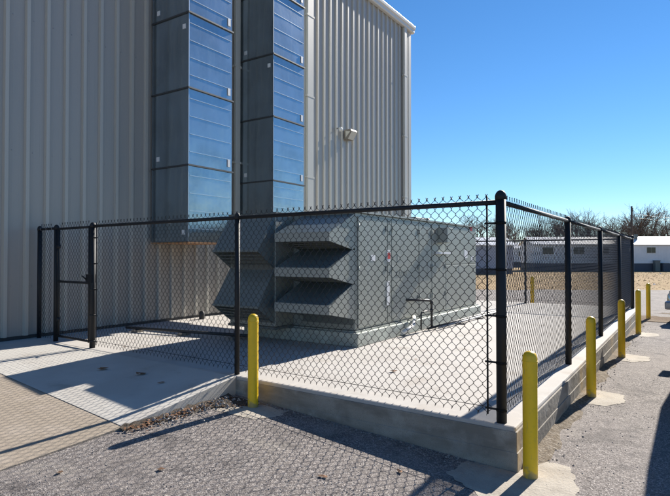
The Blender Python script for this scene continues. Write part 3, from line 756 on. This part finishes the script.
# ------------------------------------------------------------------ manufactured homes beyond the field
def home(name, label, d0, la, lb, dep, wallm, zsk, zwall, zridge, wins, rot=0, unit=None, vents=()):
    """front along (d0, la..lb); dep = depth of the house; all in a local frame then turned by rot"""
    o = P(d0, la); t = thing(name, label, 'house', (o.x, o.y, 0), 'white manufactured homes across the field')
    c, s_ = math.cos(rot), math.sin(rot); ax = (RT*c + F*s_); ay = (F*c - RT*s_); Lh = lb-la
    def Q(u, v, z): p = o + ax*u + ay*v; return (p.x, p.y, z)
    def bx(m, u0,u1,v0,v1,z0,z1):
        b = len(m.v); m.v += [Q(u0,v0,z0),Q(u1,v0,z0),Q(u1,v1,z0),Q(u0,v1,z0),Q(u0,v0,z1),Q(u1,v0,z1),Q(u1,v1,z1),Q(u0,v1,z1)]
        for q in ((3,2,1,0),(4,5,6,7),(0,1,5,4),(1,2,6,5),(2,3,7,6),(3,0,4,7)): m.f.append(tuple(b+i for i in q)); m.sm.append(False)
    m = MB(); bx(m, 0,Lh,0,dep,zsk,zwall)
    k = 0
    while k*.32 < Lh: bx(m, k*.32, k*.32+.03, -.014, 0, zsk+.02, zwall-.02); k += 1      # siding battens
    m.poly([Q(0,0,zwall),Q(0,dep,zwall),Q(0,dep/2,zridge-.05)]); m.poly([Q(Lh,0,zwall),Q(Lh,dep,zwall),Q(Lh,dep/2,zridge-.05)])
    m.build('wall', wallm, t)
    m = MB(); bx(m, .03,Lh-.03,.03,dep-.03,-.1,zsk-.003); m.build('skirting', M['skirt'], t)
    m = MB()
    for v0, v1 in ((-.22, dep/2), (dep+.22, dep/2)):
        z0 = zwall-.06
        m.poly([Q(-.25,v0,z0),Q(Lh+.25,v0,z0),Q(Lh+.25,v1,zridge),Q(-.25,v1,zridge)])
        m.poly([Q(-.25,v0,z0-.09),Q(Lh+.25,v0,z0-.09),Q(Lh+.25,v0,z0),Q(-.25,v0,z0)])
    k = 0
    while k*.6 < Lh:
        u = k*.6; zz0 = zwall-.055; m.poly([Q(u,-.2,zz0+.02),Q(u+.05,-.2,zz0+.02),Q(u+.05,dep/2,zridge+.035),Q(u,dep/2,zridge+.035)]); k += 1
    rf = m.build('roof', M['homeroof'], t, fix=False)
    for u in vents:
        m = MB(); bx(m, u,u+.32,dep*.3,dep*.3+.3,zwall+.3,zridge+.28); m.build('roof_vent', M['unitdark'], rf)
    for (u, w, z0, z1) in wins:
        m = MB(); bx(m, u-.05,u+w+.05,-.035,-.016,z0-.05,z1+.05); wn = m.build('window', M['gutter'], t)
        m = MB(); bx(m, u,u+w*.49,-.045,-.036,z0,z1); bx(m, u+w*.51,u+w,-.045,-.036,z0,z1); m.build('pane', M['window'], wn)
    if unit:
        a = thing('outdoor_condenser', 'dark boxy condenser standing against the far home skirting', 'condenser', Q(unit,-.6,0))
        m = MB(); bx(m, unit,unit+.75,-.95,-.25,0,.85); m.build('casing', M['skirt'], a); m = MB(); bx(m, unit+.05,unit+.7,-.9,-.3,.853,.90); m.build('fan_guard', M['unitdark'], a)
        b_ = thing('utility_box', 'small dark box beside the condenser at the far home', 'box', Q(unit-.7,-.5,0))
        m = MB(); bx(m, unit-.75,unit-.2,-.7,-.2,0,1.15); m.build('casing', M['unitdark'], b_); m = MB(); bx(m, unit-.78,unit-.17,-.73,-.17,1.153,1.2); m.build('lid', M['skirt'], b_)
    return t
sc = 62/537
home('manufactured_home', 'long white home with a pale metal roof and dark skirting across the field', 62, (534-335)*sc, (534-335)*sc+24, 5, M['homewall'], .86, 3.12, 3.98,
     [((644.7-534)*sc, .95, 2.05, 2.68), ((540-534)*sc+.3, 1.2, 1.95, 2.68), ((573-534)*sc, 1.2, 1.95, 2.68), ((597-534)*sc, 1.2, 1.95, 2.68), (18.5,1.2,1.95,2.68)], R(-2), (650-534)*sc+.7, ((640-534)*sc,))
home('manufactured_home', 'blue sided home with a pale roof farther left behind the air unit', 52, (428-335)*52/537, (514-335)*52/537, 5, M['homeblue'], .48, 2.85, 3.6,
     [(1.0,1.1,1.5,2.3)], R(2))
home('manufactured_home', 'small distant white home between the two longer homes', 84, (512-335)*84/537, (540-335)*84/537, 5, M['homewall'], .8, 3.0, 3.9, [(1.0,.9,1.7,2.4)], 0)

# ------------------------------------------------------------------ bare winter trees
def tree_mesh(seed, H, spread, lean=0):
    rn = random.Random(seed); tr = MB(); cr = MB()
    def grow(p, d, L, r, lvl):
        if lvl > 5: return
        n = 4; pts = [p.copy()]; rr = [r]
        for i in range(n):
            d = (d + Vector((rn.uniform(-.16,.16), rn.uniform(-.16,.16), rn.uniform(-.03,.10)))).normalized()
            p = p + d*(L/n); pts.append(p.copy()); rr.append(max(.009, r*(1-.5*(i+1)/n)))
        (tr if lvl == 0 else cr).tube(pts, rr, 6 if lvl < 2 else 3, caps=lvl == 0)
        if lvl == 5: return
        nb = (5,4,4,4,3)[lvl]
        for k in range(nb):
            t = rn.uniform(.35,1) if k else 1
            q = pts[min(n, max(1, round(t*n)))]
            ang = rn.uniform(.35,.95)*spread; az = rn.uniform(0,6.28)
            o = d.orthogonal().normalized(); o.rotate(Matrix.Rotation(az,3,d))
            nd_ = (d*math.cos(ang) + o*math.sin(ang) + Vector((0,0,.10))).normalized()
            grow(q, nd_, L*rn.uniform(.58,.80), max(.009, r*rn.uniform(.42,.62)), lvl+1)
    grow(Vector((0,0,-.1)), Vector((lean,0,1)).normalized(), H*.30, H*.026, 0)
    return tr, cr
kinds = []
def first_tree(seed, H, spread, loc, label):
    tr, cr = tree_mesh(seed, H, spread)
    t = thing('bare_tree', label, 'tree', (0,0,0), 'bare winter trees behind the homes')
    tr.build('trunk', M['bark'], t, fix=False); cr.build('crown', M['bark'], t, fix=False)
    t.location = loc; return t
TL = ['bare tree with a wide crown left of the utility pole', 'tall bare tree with fine twigs right behind the utility pole', 'low round bare tree at the right picture edge',
      'bare tree rising over the left end of the long white home']
# (px, top row, depth, kind)
TR = [(582,207,86,0),(641,203,84,1),(662,216,88,2),(516,211,90,3),(560,219,96,2),(606,214,92,3),(622,212,90,0),(651,219,98,1),(675,208,86,0),(692,214,94,3),
      (497,217,98,1),(474,212,92,0),(455,222,98,2),(436,219,95,3),(537,220,100,1),(568,213,94,3),(594,219,98,2),(632,218,98,2),(710,210,90,1),(548,214,102,0)]
WH = ['behind the gap left of the small home','behind the gap right of the small home','over the middle of the long home','near the second fence post line','just left of the pole',
      'just right of the pole','far right beyond the picture edge','over the air unit end','above the left home roof','above the left home centre','behind the air unit corner',
      'between the left home and the fence corner','over the third window of the long home','over the first window of the long home','at the field end right','behind the thin tree']
protos = {}
for i, (px, row, dep, k) in enumerate(TR):
    p = P(dep, (px-335)*dep/537); top = 1.7 + (256-row)*dep/537
    if k not in protos:
        protos[k] = first_tree(11+k*5, 10, (1.0,.85,1.1,.9)[k], p, TL[k]); o = protos[k]
    else:
        o = copy_tree(protos[k], p, 'bare tree'); 
    zmax = max(v.co.z for c in protos[k].children for v in c.data.vertices)
    s_ = top/zmax; o.scale = (s_*1.15, s_*1.15, s_); o.rotation_euler = (0,0,i*1.7); o['tree_px'] = px
order = sorted([o for o in bpy.data.objects if o.name.startswith('bare_tree') and o.parent is None], key=lambda o: o['tree_px'])
ordn = ['first','second','third','fourth','fifth','sixth','seventh','eighth','ninth','tenth','eleventh','twelfth','thirteenth','fourteenth','fifteenth','sixteenth','seventeenth','eighteenth','nineteenth','twentieth']
for k, o in enumerate(order):
    px = o['tree_px']
    where = ('above the end of the air unit' if px < 478 else 'above the blue sided home' if px < 520 else 'above the left half of the long white home' if px < 600 else
             'close to the utility pole' if px < 655 else 'at the right picture edge')
    o['label'] = f'{ordn[k]} bare far tree from the left, {where}'
    del o['tree_px']
# a dark evergreen and brush among them
def brush(px, dep, w, h, label, seed, mt, name, cat, size=.16, n=2600, grp=None):
    rn = random.Random(seed); p = P(dep, (px-335)*dep/537); t = thing(name, label, cat, (p.x,p.y,0), grp)
    m = MB(); m.tube([(p.x,p.y,-.1),(p.x+.1,p.y,h*.5),(p.x,p.y,h*.9)], [.14,.1,.03], 7); m.build('trunk', M['bark'], t)
    m = MB(); cl = [(rn.uniform(-1,1)*w*.5, rn.uniform(-1,1)*w*.35, rn.uniform(.15,.85)*h, rn.uniform(.18,.3)*h) for _ in range(14)]
    for i in range(n):
        c = cl[rn.randrange(14)]; v = Vector((rn.gauss(0,.5),rn.gauss(0,.5),rn.gauss(0,.45)))*c[3]
        q = Vector((p.x+c[0]+v.x, p.y+c[1]+v.y, max(.1, c[2]+v.z))); a = Vector((rn.uniform(-1,1),rn.uniform(-1,1),rn.uniform(-1,1))).normalized()*size; b = a.orthogonal()*.6
        m.poly([q-a, q+b, q+a]);
    m.build('crown', mt, t, fix=False)
brush(654, 80, 3.5, 4.9, 'dark evergreen bush behind the right end of the long white home', 5, M['pine'], 'evergreen_bush', 'bush')
m = MB(); rn = random.Random(21)
for i in range(7000):
    lat = rn.uniform(8, 62); dep = rn.uniform(92,104); hh = 3.6 + 1.5*math.sin(lat*.7)+1.0*math.sin(lat*1.9+1)
    p = P(dep, lat); z = rn.random()**.7*hh; a = Vector((rn.uniform(-.5,.5),rn.uniform(-.5,.5),1)).normalized(); L_ = rn.uniform(.4,1.3)
    q = Vector((p.x,p.y,z)); m.poly([q, q+a*L_+Vector((.02,0,0)), q+a*L_*.5+Vector((.05,.03,0))])
tag(m.build('brushwood', M['bark'], fix=False), 'leafless brown undergrowth along the far tree line', 'undergrowth', kind='stuff')

# utility pole and wires
p = P(76, (632-335)*76/537)
up = thing('utility_pole', 'tall brown wooden utility pole among the bare trees', 'pole', (p.x,p.y,0))
m = MB(); m.tube([(p.x,p.y,-.2),(p.x,p.y,8.75)], [.17,.12], 10); m.build('shaft', M['pole'], up)
m = MB(); m.box(p.x-.06,p.y-.10,7.6,p.x+.06,p.y+.10,7.75); m.tube([(p.x+.1,p.y,8.0),(p.x+.1,p.y,8.5)], .07, 8); m.build('bracket', M['pole'], up)
p2 = P(82, 62)
for z in (7.7, 7.2):
    m = MB(); pts = []
    for k in range(13):
        t = k/12; q = Vector((p.x,p.y,z)).lerp(Vector((p2.x,p2.y,z)), t); q.z -= 1.0*4*t*(1-t)*.5; pts.append(tuple(q))
    m.tube(pts, .016, 4); m.build('wire', M['darkpipe'], up)

# ------------------------------------------------------------------ vehicles at the right, mostly out of the frame
def vehicle(name, label, cat, loc, rz, L_, W_, H_, prof_lo, prof_hi, paint, mir_y):
    """local: length along +Y (front at +Y), built at the origin then turned"""
    t = thing(name, label, cat, (0,0,0))
    def loft(stations, nm, mt, par):
        m = MB(); rings = []
        for (yy, hw, z0, z1) in stations:
            ring = []
            for k in range(24):
                a = 2*math.pi*k/24; c, s_ = math.cos(a), math.sin(a)
                ring.append((hw*math.copysign(abs(c)**.35, c), yy, (z0+z1)/2 + (z1-z0)/2*math.copysign(abs(s_)**.4, s_)))
            rings.append(ring)
        b = 0
        for r_ in rings: m.v += r_
        for i in range(len(rings)-1):
            for k in range(24):
                k2 = (k+1) % 24; m.f.append((i*24+k, i*24+k2, (i+1)*24+k2, (i+1)*24+k)); m.sm.append(True)
        m.f.append(tuple(range(24))); m.sm.append(False); m.f.append(tuple((len(rings)-1)*24+k for k in range(24))[::-1]); m.sm.append(False)
        return m.build(nm, mt, par)
    bd = loft(prof_lo, 'body', paint, t)
    loft([(a, hw*.99, z0, z1-.10) for a, hw, z0, z1 in prof_hi], 'windows', M['carglass'], t)
    mid = prof_hi[1:-1]
    loft([(a, hw*1.0, z1-.16, z1) for a, hw, z0, z1 in mid], 'roof', paint, t)
    for sx in (-1, 1):
        for yy in (L_*.5-.95, -L_*.5+.95):
            m = MB(); m.tube([(sx*(W_/2-.24),yy,.34),(sx*(W_/2-.01),yy,.34)], .34, 24); w_ = m.build('wheel', M['tyre'], t)
            m = MB(); m.tube([(sx*(W_/2-.012),yy,.34),(sx*(W_/2+.004),yy,.34)], .2, 16); m.build('rim', M['chrome'], w_)
        m = MB(); m.box(sx*(W_/2-.02)-.0 if sx > 0 else -W_/2-.13, mir_y-.05, prof_lo[3][3]+.02, W_/2+.13 if sx > 0 else -W_/2+.02, mir_y+.05, prof_lo[3][3]+.30); m.build('mirror', paint, t, bevel=.02)
        m = MB(); m.box(sx*(W_/2-.28)-.13, L_/2-.14, .68, sx*(W_/2-.28)+.13, L_/2-.045, .82); m.build('headlight', M['lens'], t, bevel=.02)
        m = MB(); m.box(sx*(W_/2-.2)-.08, -L_/2+.02, .75, sx*(W_/2-.2)+.08, -L_/2+.10, 1.0); m.build('tail_light', M['red'], t, bevel=.02)
        for yy in (-.35, .75):
            m = MB(); m.box(sx*(W_/2)-.012, yy, .92, sx*(W_/2)+.012, yy+.16, .95); m.build('door_handle', M['chrome'], t)
    for s_ in (-1, 1):
        m = MB(); m.box(-W_/2+.06, s_*L_/2-.10, .34, W_/2-.06, s_*L_/2+.03, .56); m.build('bumper', paint, t, bevel=.05)
    t.location = loc; t.rotation_euler = (0,0,rz); return t
W1 = 1.9
vehicle('parked_van', 'dark tall van just outside the right edge, casting the long shadow', 'van', (-.06+W1/2, 9.35, 0), 0, 5.7, W1, 2.05,
        [(-2.85,.80,.38,1.0),(-2.75,.92,.30,1.15),(-1.5,.95,.27,1.18),(1.3,.95,.27,1.18),(2.2,.94,.29,1.12),(2.7,.88,.33,.98),(2.85,.74,.40,.80)],
        [(-2.72,.82,1.0,1.70),(-2.55,.86,1.0,2.02),(-1.2,.88,1.0,2.10),(.9,.88,1.0,2.08),(1.45,.85,1.0,1.9),(2.1,.84,1.0,1.30)], M['vanpaint'], 1.9)
W2 = 1.8
vehicle('parked_car', 'silver car whose rounded front corner shows at the right edge', 'car', (.80, 18.0, 0), math.pi-R(15), 4.6, W2, 1.45,
        [(-2.3,.72,.40,.80),(-2.2,.86,.30,.95),(-1.3,.90,.25,1.0),(1.0,.90,.25,.98),(1.7,.88,.27,.92),(2.15,.82,.30,.82),(2.3,.64,.38,.66)],
        [(-1.9,.78,.9,1.0),(-1.2,.72,.9,1.36),(-.5,.70,.9,1.46),(.3,.70,.9,1.44),(.6,.70,.9,1.34),(1.2,.76,.9,1.0)], M['silver'], .95)

# ------------------------------------------------------------------ light
SAZ, SEL = R(5.8), R(32)
w = bpy.data.worlds.new('World'); scene.world = w; w.use_nodes = True
nt = w.node_tree; bg = nt.nodes['Background']; sky = nt.nodes.new('ShaderNodeTexSky'); sky.sky_type = 'NISHITA'
sky.sun_disc = False; sky.sun_elevation = SEL; sky.sun_rotation = SAZ; sky.altitude = 200; sky.air_density = 1.0; sky.dust_density = 0; sky.ozone_density = 6
hs_ = nt.nodes.new('ShaderNodeHueSaturation'); hs_.inputs['Saturation'].default_value = 1.14; hs_.inputs['Value'].default_value = 1.0
nt.links.new(sky.outputs[0], hs_.inputs['Color']); nt.links.new(hs_.outputs[0], bg.inputs[0]); bg.inputs[1].default_value = .07
sd = Vector((math.sin(SAZ)*math.cos(SEL), math.cos(SAZ)*math.cos(SEL), math.sin(SEL)))
sl = bpy.data.lights.new('sun', 'SUN'); sl.energy = 5; sl.angle = R(.5); sl.color = (1,.93,.83)
so = bpy.data.objects.new('sun', sl); COL.objects.link(so); so.rotation_euler = sd.to_track_quat('Z','Y').to_euler(); so.location = (5,5,20)

# ------------------------------------------------------------------ camera
cam = bpy.data.cameras.new('camera'); co = bpy.data.objects.new('camera', cam); COL.objects.link(co)
cam.sensor_width = 36; cam.lens = 36*537/670; cam.clip_end = 1500; cam.clip_start = .05
co.location = (0, 0, 1.7); co.rotation_euler = (R(90+.853), 0, YAW)
scene.camera = co
vs = scene.view_settings; vs.view_transform = 'Standard'; vs.look = 'None'; vs.exposure = .95; vs.gamma = 1; vs.use_curve_mapping = False
scene.render.resolution_x = 1024; scene.render.resolution_y = 758

for o in bpy.data.objects:
    if 'org' in o: del o['org']
